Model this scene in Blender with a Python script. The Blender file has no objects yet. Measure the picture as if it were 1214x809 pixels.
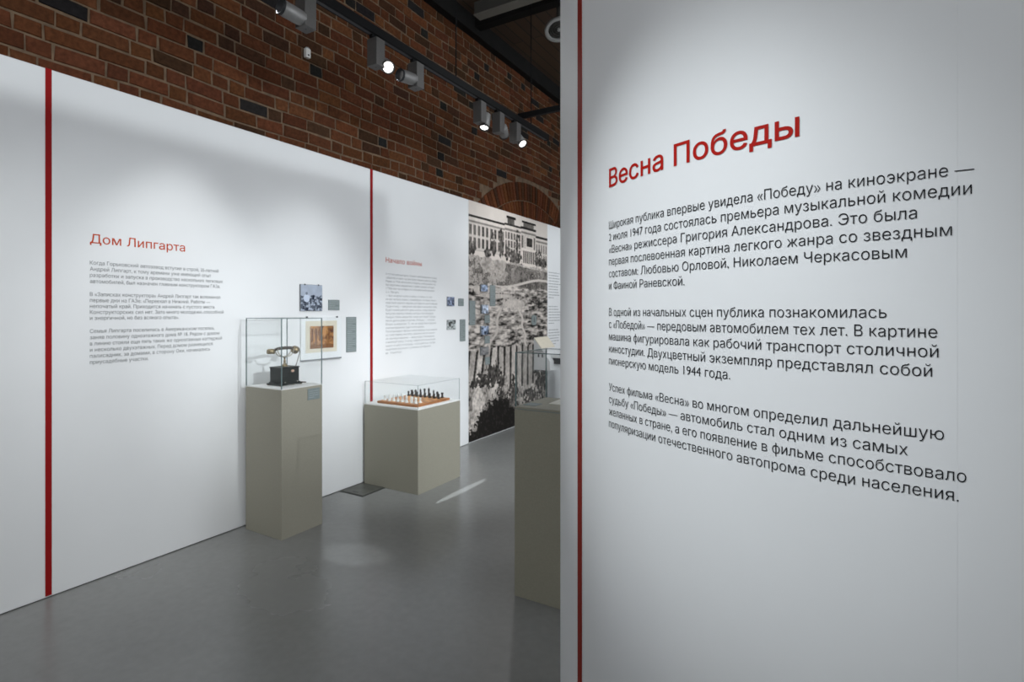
import bpy, bmesh, math, random
import numpy as np
from mathutils import Vector, Matrix, Euler

random.seed(7)
PI = math.pi
C = bpy.context.scene.collection
S = bpy.context.scene

# ------------------------------------------------------------------ camera, world, lights, exposure
cam_d = bpy.data.cameras.new('camera')
cam = bpy.data.objects.new('camera', cam_d)
C.objects.link(cam)
cam.location = (0, 0, 1.5)
cam.rotation_euler = (PI / 2, 0, math.radians(30.434))
cam_d.sensor_width = 36
cam_d.lens = 640 / 1214 * 36
cam_d.shift_y = -34.5 / 1214
cam_d.clip_start = 0.02
cam_d.dof.use_dof = True
cam_d.dof.focus_distance = 1.15
cam_d.dof.aperture_fstop = 8.5
S.camera = cam
S.cycles.transparent_max_bounces = 48

w = bpy.data.worlds.new('world')
S.world = w
w.use_nodes = True
bg = w.node_tree.nodes['Background']
bg.inputs[0].default_value = (0.90, 0.95, 1.0, 1)
bg.inputs[1].default_value = 2.45

S.view_settings.view_transform = 'Standard'
S.view_settings.look = 'None'
S.view_settings.exposure = 0
S.view_settings.gamma = 1
S.view_settings.use_curve_mapping = False

COOL = (0.90, 0.965, 1.0)
NEUT = (0.95, 0.985, 1.0)

def spot(loc, target, power, deg, blend=0.6, size=0.05, color=NEUT):
    l = bpy.data.lights.new('spot', 'SPOT')
    l.energy = power
    l.spot_size = math.radians(deg)
    l.spot_blend = blend
    l.shadow_soft_size = size
    l.color = color
    o = bpy.data.objects.new('spot', l)
    C.objects.link(o)
    o.location = loc
    d = Vector(target) - Vector(loc)
    o.rotation_euler = d.to_track_quat('-Z', 'Y').to_euler()
    return o

def area(loc, target, power, sx, sy, color=NEUT):
    l = bpy.data.lights.new('area', 'AREA')
    l.shape = 'RECTANGLE'
    l.size, l.size_y = sx, sy
    l.energy = power
    l.color = color
    o = bpy.data.objects.new('area', l)
    C.objects.link(o)
    o.location = loc
    o.rotation_euler = (Vector(target) - Vector(loc)).to_track_quat('-Z', 'Y').to_euler()
    return o

# unseen area fills added over the corridor for the hall's general light
area((0.5, -1.5, 3.2), (-3.5, 2.2, 0.4), 14, 2.0, 0.8, COOL)
area((-1.2, 4.3, 3.5), (-2.3, 4.3, 0.0), 7, 1.2, 2.4, COOL)
# lamps of the other bays across the hall
spot((4.0, 2.66, 3.4), (-3.5, 2.70, 1.3), 850, 18, 1.0, 0.02, COOL)
spot((6.4, -1.4, 2.97), (-3.5, 2.0, 2.72), 1100, 50, 0.8, 0.08, COOL).scale = (1, 0.14, 1)
# track lamps beside and behind the camera: near end of the left wall, curved wall, first text
spot((-1.0, -0.6, 3.4), (-3.5, 0.9, 0.65), 180, 56, 1.0, 0.08, NEUT)
spot((-1.7, -1.0, 3.4), (-0.28, 1.28, 1.47), 305, 26, 1.0, 0.06, COOL)
spot((-0.7, 0.7, 3.4), (-3.53, 1.75, 1.35), 86, 40, 1.0, 0.08, COOL)
spot((-0.8, 2.6, 3.5), (-3.0, 4.1, 0.6), 480, 44, 1.0, 0.08, COOL)  # unseen spot added as frontal fill on the chess stand and floor

# ------------------------------------------------------------------ materials
def mat(name, color, rough=0.6, metal=0.0, noise=0.0, scale=8.0, bump=0.0, spec=0.5):
    m = bpy.data.materials.new(name)
    m.use_nodes = True
    nt = m.node_tree
    b = nt.nodes['Principled BSDF']
    b.inputs['Base Color'].default_value = (*color, 1)
    b.inputs['Roughness'].default_value = rough
    b.inputs['Metallic'].default_value = metal
    b.inputs['Specular IOR Level'].default_value = spec
    if noise or bump:
        tc = nt.nodes.new('ShaderNodeTexCoord')
        n = nt.nodes.new('ShaderNodeTexNoise')
        n.inputs['Scale'].default_value = scale
        n.inputs['Detail'].default_value = 6
        nt.links.new(tc.outputs['Object'], n.inputs['Vector'])
        if noise:
            r = nt.nodes.new('ShaderNodeValToRGB')
            r.color_ramp.elements[0].position = 0.3
            r.color_ramp.elements[1].position = 0.7
            r.color_ramp.elements[0].color = (*[c * (1 - noise) for c in color], 1)
            r.color_ramp.elements[1].color = (*[min(1, c * (1 + noise)) for c in color], 1)
            nt.links.new(n.outputs['Fac'], r.inputs['Fac'])
            nt.links.new(r.outputs['Color'], b.inputs['Base Color'])
        if bump:
            bp = nt.nodes.new('ShaderNodeBump')
            bp.inputs['Strength'].default_value = bump
            bp.inputs['Distance'].default_value = 0.01
            nt.links.new(n.outputs['Fac'], bp.inputs['Height'])
            nt.links.new(bp.outputs['Normal'], b.inputs['Normal'])
    return m

def mat_attr(name, rough=0.8, bump=0.0, scale=60.0, var=0.0, spec=0.1):
    m = bpy.data.materials.new(name)
    m.use_nodes = True
    nt = m.node_tree
    b = nt.nodes['Principled BSDF']
    a = nt.nodes.new('ShaderNodeAttribute')
    a.attribute_name = 'Col'
    b.inputs['Specular IOR Level'].default_value = spec
    b.inputs['Roughness'].default_value = rough
    if var or bump:
        tc = nt.nodes.new('ShaderNodeTexCoord')
        n = nt.nodes.new('ShaderNodeTexNoise')
        n.inputs['Scale'].default_value = scale
        n.inputs['Detail'].default_value = 8
        nt.links.new(tc.outputs['Object'], n.inputs['Vector'])
    if var:
        mp = nt.nodes.new('ShaderNodeMapRange')
        mp.inputs[1].default_value = 0.3
        mp.inputs[2].default_value = 0.7
        mp.inputs[3].default_value = 1 - var
        mp.inputs[4].default_value = 1 + var
        nt.links.new(n.outputs['Fac'], mp.inputs[0])
        mx = nt.nodes.new('ShaderNodeVectorMath')
        mx.operation = 'SCALE'
        nt.links.new(a.outputs['Color'], mx.inputs[0])
        nt.links.new(mp.outputs[0], mx.inputs['Scale'])
        nt.links.new(mx.outputs[0], b.inputs['Base Color'])
    else:
        nt.links.new(a.outputs['Color'], b.inputs['Base Color'])
    if bump:
        bp = nt.nodes.new('ShaderNodeBump')
        bp.inputs['Strength'].default_value = bump
        bp.inputs['Distance'].default_value = 0.006
        nt.links.new(n.outputs['Fac'], bp.inputs['Height'])
        nt.links.new(bp.outputs['Normal'], b.inputs['Normal'])
    return m

def mat_glass(name, tint, gloss=1.0):
    m = bpy.data.materials.new(name)
    m.use_nodes = True
    nt = m.node_tree
    nt.nodes.clear()
    out = nt.nodes.new('ShaderNodeOutputMaterial')
    t = nt.nodes.new('ShaderNodeBsdfTransparent')
    t.inputs[0].default_value = (*tint, 1)
    g = nt.nodes.new('ShaderNodeBsdfGlossy')
    g.inputs['Roughness'].default_value = 0.02
    lw = nt.nodes.new('ShaderNodeLayerWeight')
    lw.inputs['Blend'].default_value = 0.5
    pw = nt.nodes.new('ShaderNodeMath')
    pw.operation = 'POWER'
    pw.inputs[1].default_value = 4.0
    f = nt.nodes.new('ShaderNodeMapRange')
    f.inputs[3].default_value = 0.012
    f.inputs[4].default_value = 0.40
    mx = nt.nodes.new('ShaderNodeMixShader')
    nt.links.new(lw.outputs['Facing'], pw.inputs[0])
    nt.links.new(pw.outputs[0], f.inputs[0])
    nt.links.new(f.outputs[0], mx.inputs[0])
    nt.links.new(t.outputs[0], mx.inputs[1])
    nt.links.new(g.outputs[0], mx.inputs[2])
    nt.links.new(mx.outputs[0], out.inputs[0])
    return m

def mat_emit(name, color, power):
    m = bpy.data.materials.new(name)
    m.use_nodes = True
    b = m.node_tree.nodes['Principled BSDF']
    b.inputs['Base Color'].default_value = (*color, 1)
    b.inputs['Emission Color'].default_value = (*color, 1)
    b.inputs['Emission Strength'].default_value = power
    return m

def mat_planks(name):
    m = bpy.data.materials.new(name)
    m.use_nodes = True
    nt = m.node_tree
    b = nt.nodes['Principled BSDF']
    b.inputs['Roughness'].default_value = 0.7
    tc = nt.nodes.new('ShaderNodeTexCoord')
    mp = nt.nodes.new('ShaderNodeMapping')
    mp.inputs['Rotation'].default_value = (0, 0, PI / 2)
    br = nt.nodes.new('ShaderNodeTexBrick')
    br.inputs['Color1'].default_value = (0.075, 0.042, 0.020, 1)
    br.inputs['Color2'].default_value = (0.055, 0.031, 0.018, 1)
    br.inputs['Mortar'].default_value = (0.015, 0.01, 0.008, 1)
    br.inputs['Scale'].default_value = 1.0
    br.inputs['Mortar Size'].default_value = 0.006
    br.inputs['Brick Width'].default_value = 3.0
    br.inputs['Row Height'].default_value = 0.14
    nt.links.new(tc.outputs['Object'], mp.inputs[0])
    nt.links.new(mp.outputs[0], br.inputs['Vector'])
    nt.links.new(br.outputs['Color'], b.inputs['Base Color'])
    return m

def mat_floor(name):
    m = bpy.data.materials.new(name)
    m.use_nodes = True
    nt = m.node_tree
    b = nt.nodes['Principled BSDF']
    tc = nt.nodes.new('ShaderNodeTexCoord')
    n1 = nt.nodes.new('ShaderNodeTexNoise')
    n1.inputs['Scale'].default_value = 0.9
    n1.inputs['Detail'].default_value = 5
    n2 = nt.nodes.new('ShaderNodeTexNoise')
    n2.inputs['Scale'].default_value = 22
    n2.inputs['Detail'].default_value = 8
    r = nt.nodes.new('ShaderNodeValToRGB')
    r.color_ramp.elements[0].position = 0.3
    r.color_ramp.elements[1].position = 0.72
    r.color_ramp.elements[0].color = (0.184, 0.185, 0.179, 1)
    r.color_ramp.elements[1].color = (0.244, 0.246, 0.238, 1)
    mixn = nt.nodes.new('ShaderNodeMath')
    mixn.operation = 'MULTIPLY_ADD'
    mixn.inputs[1].default_value = 0.35
    nt.links.new(tc.outputs['Object'], n1.inputs[0])
    nt.links.new(tc.outputs['Object'], n2.inputs[0])
    ml = nt.nodes.new('ShaderNodeMath')
    ml.operation = 'MULTIPLY'
    ml.inputs[1].default_value = 0.65
    nt.links.new(n1.outputs['Fac'], ml.inputs[0])
    nt.links.new(n2.outputs['Fac'], mixn.inputs[0])
    nt.links.new(ml.outputs[0], mixn.inputs[2])
    nt.links.new(mixn.outputs[0], r.inputs['Fac'])
    nt.links.new(r.outputs['Color'], b.inputs['Base Color'])
    rr = nt.nodes.new('ShaderNodeMapRange')
    rr.inputs[3].default_value = 0.16
    rr.inputs[4].default_value = 0.34
    nt.links.new(n1.outputs['Fac'], rr.inputs[0])
    nt.links.new(rr.outputs[0], b.inputs['Roughness'])
    bp = nt.nodes.new('ShaderNodeBump')
    bp.inputs['Strength'].default_value = 0.03
    bp.inputs['Distance'].default_value = 0.01
    nt.links.new(n2.outputs['Fac'], bp.inputs['Height'])
    nt.links.new(bp.outputs['Normal'], b.inputs['Normal'])
    b.inputs['Specular IOR Level'].default_value = 0.6
    return m

M = dict(
    white=mat('white_paint', (0.80, 0.805, 0.81), 0.55, noise=0.012, scale=3, bump=0.015),
    red=mat('red_strip', (0.30, 0.010, 0.010), 0.5, spec=0.08),
    darkred=mat('deep_red_strip', (0.25, 0.018, 0.010), 0.5, spec=0.08),
    redink=mat('red_lettering', (0.42, 0.012, 0.007), 0.6, spec=0.08),
    orangeink=mat('orange_red_lettering', (0.52, 0.062, 0.012), 0.6, spec=0.08),
    blackink=mat('black_lettering', (0.016, 0.017, 0.02), 0.6, spec=0.08),
    greyink=mat('grey_lettering', (0.20, 0.205, 0.21), 0.6, spec=0.08),
    paleink=mat('pale_grey_lettering', (0.40, 0.41, 0.42), 0.6, spec=0.08),
    floor=mat_floor('polished_grey_floor'),
    mortar=mat('lime_mortar', (0.135, 0.088, 0.052), 0.9, noise=0.35, scale=14, bump=0.5),
    brick=mat_attr('red_brick', 0.85, bump=0.5, scale=45, var=0.28),
    planks=mat_planks('dark_planks'),
    beam=mat('dark_beam', (0.012, 0.0115, 0.011), 0.7, noise=0.2, scale=6, spec=0.1),
    taupe=mat('taupe_paint', (0.295, 0.278, 0.222), 0.6, noise=0.05, scale=140),
    taupe_shaded=mat('shaded_taupe_paint', (0.285, 0.266, 0.205), 0.6, noise=0.05, scale=140),  # same taupe paint, darkened a little for the shade on its stand
    plinth=mat('white_plinth', (0.78, 0.78, 0.77), 0.5),
    glass=mat_glass('clear_glass', (0.993, 0.997, 0.996)),
    edge=mat('glass_edge', (0.10, 0.15, 0.15), 0.25),
    label=mat('grey_green_label', (0.19, 0.225, 0.225), 0.6, noise=0.08, scale=30),
    labelink=mat('label_print', (0.34, 0.38, 0.38), 0.6),
    blackpaint=mat('black_enamel', (0.007, 0.010, 0.0085), 0.4, noise=0.3, scale=20, spec=0.2),
    brass=mat('tarnished_brass', (0.25, 0.20, 0.12), 0.35, 0.85, noise=0.3, scale=40),
    nickel=mat('worn_nickel', (0.50, 0.47, 0.40), 0.3, 0.9),
    bakelite=mat('dark_handset_grip', (0.045, 0.035, 0.026), 0.4, noise=0.3, scale=40),
    cord=mat('braided_cord', (0.10, 0.075, 0.055), 0.8),
    cordwhite=mat('pale_cord', (0.38, 0.36, 0.33), 0.8),
    cream=mat('cream_paper', (0.72, 0.66, 0.54), 0.8, noise=0.04, scale=20),
    paper=mat('off_white_paper', (0.74, 0.72, 0.66), 0.8),
    mount=mat('white_mount', (0.82, 0.83, 0.84), 0.6),
    rail=mat('grey_rail', (0.20, 0.21, 0.22), 0.4),
    board_light=mat('maple_square', (0.66, 0.31, 0.09), 0.4, noise=0.15, scale=30),
    board_dark=mat('walnut_square', (0.36, 0.145, 0.045), 0.4, noise=0.2, scale=30),
    board_frame=mat('chestnut_frame', (0.33, 0.125, 0.035), 0.4, noise=0.25, scale=25),
    piece_white=mat('ivory_piece', (0.74, 0.75, 0.73), 0.35),
    piece_black=mat('ebony_piece', (0.016, 0.013, 0.012), 0.35),
    hatch=mat('hatch_plate', (0.075, 0.076, 0.066), 0.45, noise=0.35, scale=12, bump=0.2),
    hatchframe=mat('hatch_rim', (0.035, 0.036, 0.032), 0.5),
    track=mat('black_track', (0.006, 0.006, 0.0065), 0.6, spec=0.12),
    lampbox=mat('dark_grey_metal', (0.085, 0.080, 0.077), 0.5, 0.2, noise=0.06, scale=60),
    lampgrey=mat('silver_grey_metal', (0.19, 0.185, 0.18), 0.45, 0.3, noise=0.06, scale=60),
    lampinner=mat('dark_lamp_interior', (0.02, 0.02, 0.022), 0.5, spec=0.2),
    lens=mat_emit('lit_lens', (1.0, 0.98, 0.94), 4),
    plastic=mat('white_plastic', (0.72, 0.71, 0.68), 0.4),
    vent=mat('vent_grey', (0.30, 0.30, 0.29), 0.4),
    duct=mat('duct_grey', (0.06, 0.057, 0.052), 0.6, spec=0.2),
    ductlip=mat('duct_lip', (0.17, 0.16, 0.14), 0.6, spec=0.2),
    wedge=mat('white_lacquer', (0.74, 0.745, 0.75), 0.5),
    dark=mat('dark_slot', (0.05, 0.05, 0.055), 0.7),
    print=mat_attr('printed_picture', 0.6),
    mural=mat_attr('printed_mural', 0.65),
)

# ------------------------------------------------------------------ mesh helpers
class MB:
    def __init__(self):
        self.bm = bmesh.new()

    def box(self, x0, x1, y0, y1, z0, z1, bevel=0.0, seg=1):
        r = bmesh.ops.create_cube(self.bm, size=1)
        vs = r['verts']
        for v in vs:
            v.co = Vector((x0 + (v.co.x + .5) * (x1 - x0), y0 + (v.co.y + .5) * (y1 - y0), z0 + (v.co.z + .5) * (z1 - z0)))
        if bevel:
            es = list({e for v in vs for e in v.link_edges})
            bmesh.ops.bevel(self.bm, geom=es, offset=bevel, segments=seg, profile=0.5, affect='EDGES')
        return self

    def prism(self, poly, axis, a0, a1):
        """poly: 2-D outline, extruded along axis ('x','y','z') from a0 to a1"""
        def P(p, a):
            if axis == 'y':
                return (p[0], a, p[1])
            if axis == 'x':
                return (a, p[0], p[1])
            return (p[0], p[1], a)
        b0 = [self.bm.verts.new(P(p, a0)) for p in poly]
        b1 = [self.bm.verts.new(P(p, a1)) for p in poly]
        n = len(poly)
        fs = [self.bm.faces.new(b0), self.bm.faces.new(b1[::-1])]
        for i in range(n):
            fs.append(self.bm.faces.new((b0[i], b1[i], b1[(i + 1) % n], b0[(i + 1) % n])))
        bmesh.ops.recalc_face_normals(self.bm, faces=fs)
        return self

    def lathe(self, prof, seg=20, mtx=None, cap=True):
        """prof: list of (r, z) from bottom to top, closed at the ends"""
        mtx = mtx or Matrix()
        rings = []
        for r, z in prof:
            if r < 1e-6:
                rings.append([self.bm.verts.new(mtx @ Vector((0, 0, z)))])
            else:
                rings.append([self.bm.verts.new(mtx @ Vector((r * math.cos(2 * PI * k / seg), r * math.sin(2 * PI * k / seg), z))) for k in range(seg)])
        fs = []
        for a, b in zip(rings, rings[1:]):
            for k in range(seg):
                k2 = (k + 1) % seg
                if len(a) == 1 and len(b) == 1:
                    continue
                if len(a) == 1:
                    fs.append(self.bm.faces.new((a[0], b[k], b[k2])))
                elif len(b) == 1:
                    fs.append(self.bm.faces.new((a[k], b[0], a[k2])))
                else:
                    fs.append(self.bm.faces.new((a[k], b[k], b[k2], a[k2])))
        for ring in ((rings[0], rings[-1]) if cap else ()):
            if len(ring) > 1:
                fs.append(self.bm.faces.new(ring))
        bmesh.ops.recalc_face_normals(self.bm, faces=fs)
        for f in fs:
            f.smooth = len(f.verts) <= 4
        return self

    def tube(self, pts, r, seg=10, closed=False):
        pts = [Vector(p) for p in pts]
        n = len(pts)
        rad = r if isinstance(r, (list, tuple)) else [r] * n
        rings = []
        up = Vector((0.123, 0.31, 0.94)).normalized()
        for i, p in enumerate(pts):
            t = (pts[min(i + 1, n - 1)] - pts[max(i - 1, 0)]).normalized()
            a = t.cross(up)
            if a.length < 0.05:
                a = t.cross(Vector((1, 0, 0)))
            a.normalize()
            b = t.cross(a).normalized()
            rings.append([self.bm.verts.new(p + rad[i] * (math.cos(2 * PI * k / seg) * a + math.sin(2 * PI * k / seg) * b)) for k in range(seg)])
        fs = []
        for a, b in zip(rings, rings[1:]):
            for k in range(seg):
                fs.append(self.bm.faces.new((a[k], a[(k + 1) % seg], b[(k + 1) % seg], b[k])))
        fs.append(self.bm.faces.new(rings[0]))
        fs.append(self.bm.faces.new(rings[-1][::-1]))
        bmesh.ops.recalc_face_normals(self.bm, faces=fs)
        for f in fs:
            f.smooth = len(f.verts) == 4
        return self

    def build(self, name, m, parent=None, loc=(0, 0, 0)):
        me = bpy.data.meshes.new(name)
        self.bm.to_mesh(me)
        self.bm.free()
        me.materials.append(m)
        o = bpy.data.objects.new(name, me)
        C.objects.link(o)
        o.location = loc
        if parent:
            o.parent = parent
        return o

def rbox(name, m, parent, x0, x1, y0, y1, z0, z1, bevel=0.0, seg=1):
    return MB().box(x0, x1, y0, y1, z0, z1, bevel, seg).build(name, m, parent)

def thing(name, label, cat, loc=(0, 0, 0), rz=0, group=None):
    o = bpy.data.objects.new(name, None)
    o.empty_display_size = 0.1
    C.objects.link(o)
    o.location = loc
    o.rotation_euler = (0, 0, rz)
    return tag(o, label, cat, group)

def tag(o, label, cat, group=None):
    o['label'] = label
    o['category'] = cat
    if group:
        o['group'] = group
    return o

def struct(o):
    o['kind'] = 'structure'
    return o

def raw_mesh(name, verts, faces, m, parent=None, loc=(0, 0, 0), colors=None, smooth=False):
    me = bpy.data.meshes.new(name)
    me.from_pydata([tuple(v) for v in verts], [], [tuple(f) for f in faces])
    if colors is not None:
        at = me.color_attributes.new('Col', 'FLOAT_COLOR', 'CORNER')
        tot = np.array([p.loop_total for p in me.polygons])
        col = np.repeat(np.asarray(colors, float), tot, axis=0)
        col = np.concatenate([col, np.ones((len(col), 1))], 1)
        at.data.foreach_set('color', col.astype(np.float32).ravel())
    me.materials.append(m)
    if smooth:
        for p in me.polygons:
            p.use_smooth = True
    me.update()
    o = bpy.data.objects.new(name, me)
    C.objects.link(o)
    o.location = loc
    if parent:
        o.parent = parent
    return o

# ------------------------------------------------------------------ room
WX = -3.53          # face of the white exhibition wall
BX = -3.66          # face of the old brick wall
WT = 2.775          # top of the white wall
CZ = 4.95           # ceiling

struct(MB().box(-4.0, 7.0, -4.0, 13.0, -0.12, 0.0).build('floor', M['floor']))
struct(MB().box(-4.0, 7.0, -4.0, 13.0, CZ, CZ + 0.12).build('ceiling', M['planks']))
wl = struct(MB().box(WX - 0.09, WX, -3.5, 11.9, 0.005, WT, 0.002).build('wall_left', M['white']))
base = MB().box(WX - 0.08, WX - 0.012, -3.5, 11.9, 0.0, 0.005).build('shadow_gap', M['dark'], wl)
struct(MB().box(-4.0, 7.0, 12.0, 12.3, 0.0, CZ).build('added_wall_far', M['white']))  # unseen end wall added for light bounce and reflections
struct(MB().box(-4.0, 7.0, -4.3, -4.0, 0.0, 3.6).build('added_wall_back', M['white']))  # unseen wall added behind the camera to hold back world light

# red strips inlaid on the walls
def strip(name, y0, y1, m):
    return struct(rbox(name, m, None, WX - 0.001, WX + 0.003, y0, y1, 0.012, WT + 0.001))
strip('trim_1', 1.196, 1.2225, M['red'])
strip('trim_2', 3.510, 3.540, M['red'])

# ---- brick wall: every brick cut, irregular courses, an arch over a bricked-up opening
ARC_Y, ARC_Z, ARC_R = 6.75, 3.305 - 2.11, 2.11
ARC_IN = 1.62

def brick_wall():
    rng = np.random.RandomState(4)
    V, F, K = [], [], []
    def add(quad, depth, col):
        """quad: 4 (y,z) corners counter-clockwise seen from the room; small chamfer"""
        q = np.array(quad, float)
        c = q.mean(0)
        d = c - q
        inner = q + d / np.linalg.norm(d, axis=1)[:, None] * 0.007
        b = len(V)
        for y, z in q:
            V.append((BX - 0.02, y, z))
        for y, z in q:
            V.append((BX + depth - 0.005, y, z))
        for y, z in inner:
            V.append((BX + depth + rng.uniform(-.0015, .0015), y, z))
        fs = [(b + 8, b + 9, b + 10, b + 11)]
        for i in range(4):
            j = (i + 1) % 4
            fs.append((b + 4 + i, b + 4 + j, b + 8 + j, b + 8 + i))
            fs.append((b + i, b + j, b + 4 + j, b + 4 + i))
        F.extend(fs)
        K.extend([col] * len(fs))
    def colour():
        t = rng.rand()
        if t < 0.045:
            c = np.array((0.016, 0.0145, 0.014))
        elif t < 0.24:
            c = np.array((0.047, 0.022, 0.0115))
        elif t < 0.8:
            c = np.array((0.082, 0.029, 0.0125))
        else:
            c = np.array((0.104, 0.038, 0.016))
        return c * rng.uniform(0.78, 1.18) * np.array((1, rng.uniform(.92, 1.08), rng.uniform(.9, 1.1)))
    def wob(y, z):
        return 0.007 * math.sin(1.9 * y + 2.1 * z) + 0.005 * math.sin(5.3 * y - 3 * z + 1)
    ch = 0.0945
    row = 0
    z = 2.40
    while z < CZ + 0.05:
        y = -1.2 - (row % 2) * 0.18 - rng.rand() * 0.04
        k = row % 2
        while y < 11.5:
            L = 0.243 if (k % 2 == 0) else 0.122
            if rng.rand() < 0.10:
                L = 0.122 if L > 0.2 else 0.243
            L *= rng.uniform(0.94, 1.06)
            k += 1
            g = 0.0065
            yc, zc = y + L / 2, z + ch / 2
            rr = math.hypot(yc - ARC_Y, zc - ARC_Z)
            if rr > ARC_R + 0.055 or (rr < ARC_IN - 0.03):
                j = lambda s=0.004: rng.uniform(-s, s)
                y0, y1 = y + g, y + L - g
                q = [(y0 + j(), z + g + wob(y0, z) + j()), (y1 + j(), z + g + wob(y1, z) + j()),
                     (y1 + j(), z + ch - g + wob(y1, z + ch) + j()), (y0 + j(), z + ch - g + wob(y0, z + ch) + j())]
                add(q, 0.006 + rng.uniform(-0.003, 0.004), colour())
            y += L
        z += ch
        row += 1
    wall = raw_mesh('wall_outer', V, F, M['brick'], colors=K)
    struct(wall)
    # arch ring of two brick lengths set on end
    V.clear(); F.clear(); K.clear()
    for r0, r1, off in ((ARC_R - 0.245, ARC_R, 0.0), (ARC_IN, ARC_R - 0.255, 0.5)):
        n = int(PI * ARC_R * 0.62 / 0.083)
        for i in range(n):
            a0 = math.radians(90 - 56) + math.radians(112) * (i + off) / n
            a1 = a0 + math.radians(112) / n - 0.004
            a0 += 0.004
            j = lambda: rng.uniform(-.003, .003)
            q = [(ARC_Y + r * math.cos(a), ARC_Z + r * math.sin(a)) for r, a in ((r0 + j(), a0), (r1 + j(), a0), (r1 + j(), a1), (r0 + j(), a1))]
            add(q, 0.010 + rng.uniform(-.002, .003), colour() * np.array((1.12, 1.02, 0.95)))
    raw_mesh('brick_arch', V, F, M['brick'], parent=wall, colors=K)
    mo = MB().box(BX - 0.34, BX - 0.001, -4.0, 12.0, 0.0, CZ)
    mo.build('mortar_bed', M['mortar'], wall)
brick_wall()

# ---- ceiling timbers
struct(rbox('trim_3', M['beam'], None, BX, BX + 0.10, -3.9, 11.99, CZ - 0.20, CZ - 0.001, 0.004))
for i, yy in enumerate((-1.4, 1.6, 4.6, 7.6, 10.4)):
    struct(rbox('trim_%d' % (4 + i), M['beam'], None, BX + 0.101, 6.9, yy + 0.6, yy + 0.72, CZ - 0.13, CZ - 0.001, 0.004))

# ------------------------------------------------------------------ curved wall on the right
DC = Vector((0.254, 2.433))
DR = 1.27
A0, A1 = math.radians(203), math.radians(270)
DT = 2.70
def on_drum(phi, r=DR):
    return (DC.x + r * math.cos(phi), DC.y + r * math.sin(phi))

def px_to_phi(px):
    th = math.radians(30.434)
    k = (px - 607) / 640.0
    d = Vector((k * math.cos(th) - math.sin(th), k * math.sin(th) + math.cos(th))).normalized()
    b = -DC.dot(d)
    disc = b * b - (DC.dot(DC) - DR * DR)
    t = -b - math.sqrt(max(disc, 0))
    p = d * t
    return math.atan2(p.y - DC.y, p.x - DC.x) % (2 * PI)

def arc_slab(name, a0, a1, r0, r1, z0, z1, m, parent=None, n=None):
    n = n or max(2, int(math.degrees(a1 - a0) * 2.5))
    V, F = [], []
    for i in range(n + 1):
        a = a0 + (a1 - a0) * i / n
        for r in (r0, r1):
            x, y = on_drum(a, r)
            V += [(x, y, z0), (x, y, z1)]
    for i in range(n):
        b = 4 * i
        F += [(b + 2, b + 6, b + 7, b + 3), (b, b + 1, b + 5, b + 4), (b + 1, b + 3, b + 7, b + 5), (b, b + 4, b + 6, b + 2)]
    e = 4 * n
    F += [(0, 2, 3, 1), (e, e + 1, e + 3, e + 2)]
    o = raw_mesh(name, V, F, m, parent)
    for p in o.data.polygons:
        if abs(p.normal.z) < 0.5 and p.index < 4 * n and p.index % 4 < 2:
            p.use_smooth = True
    try:
        o.data.set_sharp_from_angle(angle=math.radians(35))
    except Exception:
        pass
    return o

seam = px_to_phi(1135)
wr = struct(arc_slab('wall_right', A0, seam, DR - 0.08, DR, 0.0, DT, M['white']))
arc_slab('wall_panel', seam + 0.00012, A1, DR - 0.08, DR, 0.0, DT, M['white'], wr)
struct(MB().box(DC.x, 1.199, DC.y - DR, DC.y - DR + 0.08, 0.0, DT).build('wall_near', M['white']))
struct(MB().box(1.2, 1.3, -3.5, DC.y - DR + 0.08, 0.0, WT).build('added_wall_side', M['white']))  # unseen partition added to block the far spot below the wall's upper band
pr = px_to_phi(687.8)
struct(arc_slab('trim_9', pr - 0.0125, pr + 0.0125, DR - 0.001, DR + 0.003, 0.0, DT + 0.001, M['darkred'], None, 8))

# ------------------------------------------------------------------ lettering
GEO = {}
def contours(body):
    """closed outlines of the built-in font, one list of 2-D points per contour"""
    cu = bpy.data.curves.new('t', 'FONT')
    cu.body = body
    cu.size = 1.0
    o = bpy.data.objects.new('t', cu)
    C.objects.link(o)
    dg = bpy.context.evaluated_depsgraph_get()
    dg.update()
    oe = o.evaluated_get(dg)
    cc = oe.to_curve(dg)
    out = []
    for sp in cc.splines:
        pts = []
        bp = sp.bezier_points
        n = len(bp)
        for i in range(n):
            p, q = bp[i], bp[(i + 1) % n]
            A, B, D, E = (Vector(v[:2]) for v in (p.co, p.handle_right, q.handle_left, q.co))
            straight = abs((B - A).cross(E - A)) < 1e-6 and abs((D - A).cross(E - A)) < 1e-6
            st = 1 if straight else 5
            for k in range(st):
                t = k / st
                pts.append(A * (1 - t) ** 3 + B * 3 * t * (1 - t) ** 2 + D * 3 * t * t * (1 - t) + E * t ** 3)
        cl = []
        for p in pts:
            if not cl or (p - cl[-1]).length > 1e-5:
                cl.append(p)
        if len(cl) > 1 and (cl[0] - cl[-1]).length < 1e-5:
            cl.pop()
        if len(cl) > 2:
            out.append(cl)
    oe.to_curve_clear()
    bpy.data.objects.remove(o)
    bpy.data.curves.remove(cu)
    return out

def loop_area(c):
    return 0.5 * sum(c[i - 1].x * c[i].y - c[i].x * c[i - 1].y for i in range(len(c)))

def grow(c, off):
    """move an outline outwards (to the right of a clockwise walk is the paper)"""
    n = len(c)
    res = []
    for i in range(n):
        t1 = (c[i] - c[i - 1]).normalized()
        t2 = (c[(i + 1) % n] - c[i]).normalized()
        n1, n2 = Vector((-t1.y, t1.x)), Vector((-t2.y, t2.x))
        m = n1 + n2
        m = m / max(0.35, m.length_squared) * 2 if m.length > 1e-4 else n1
        res.append(c[i] + m * off)
    return res

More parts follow.
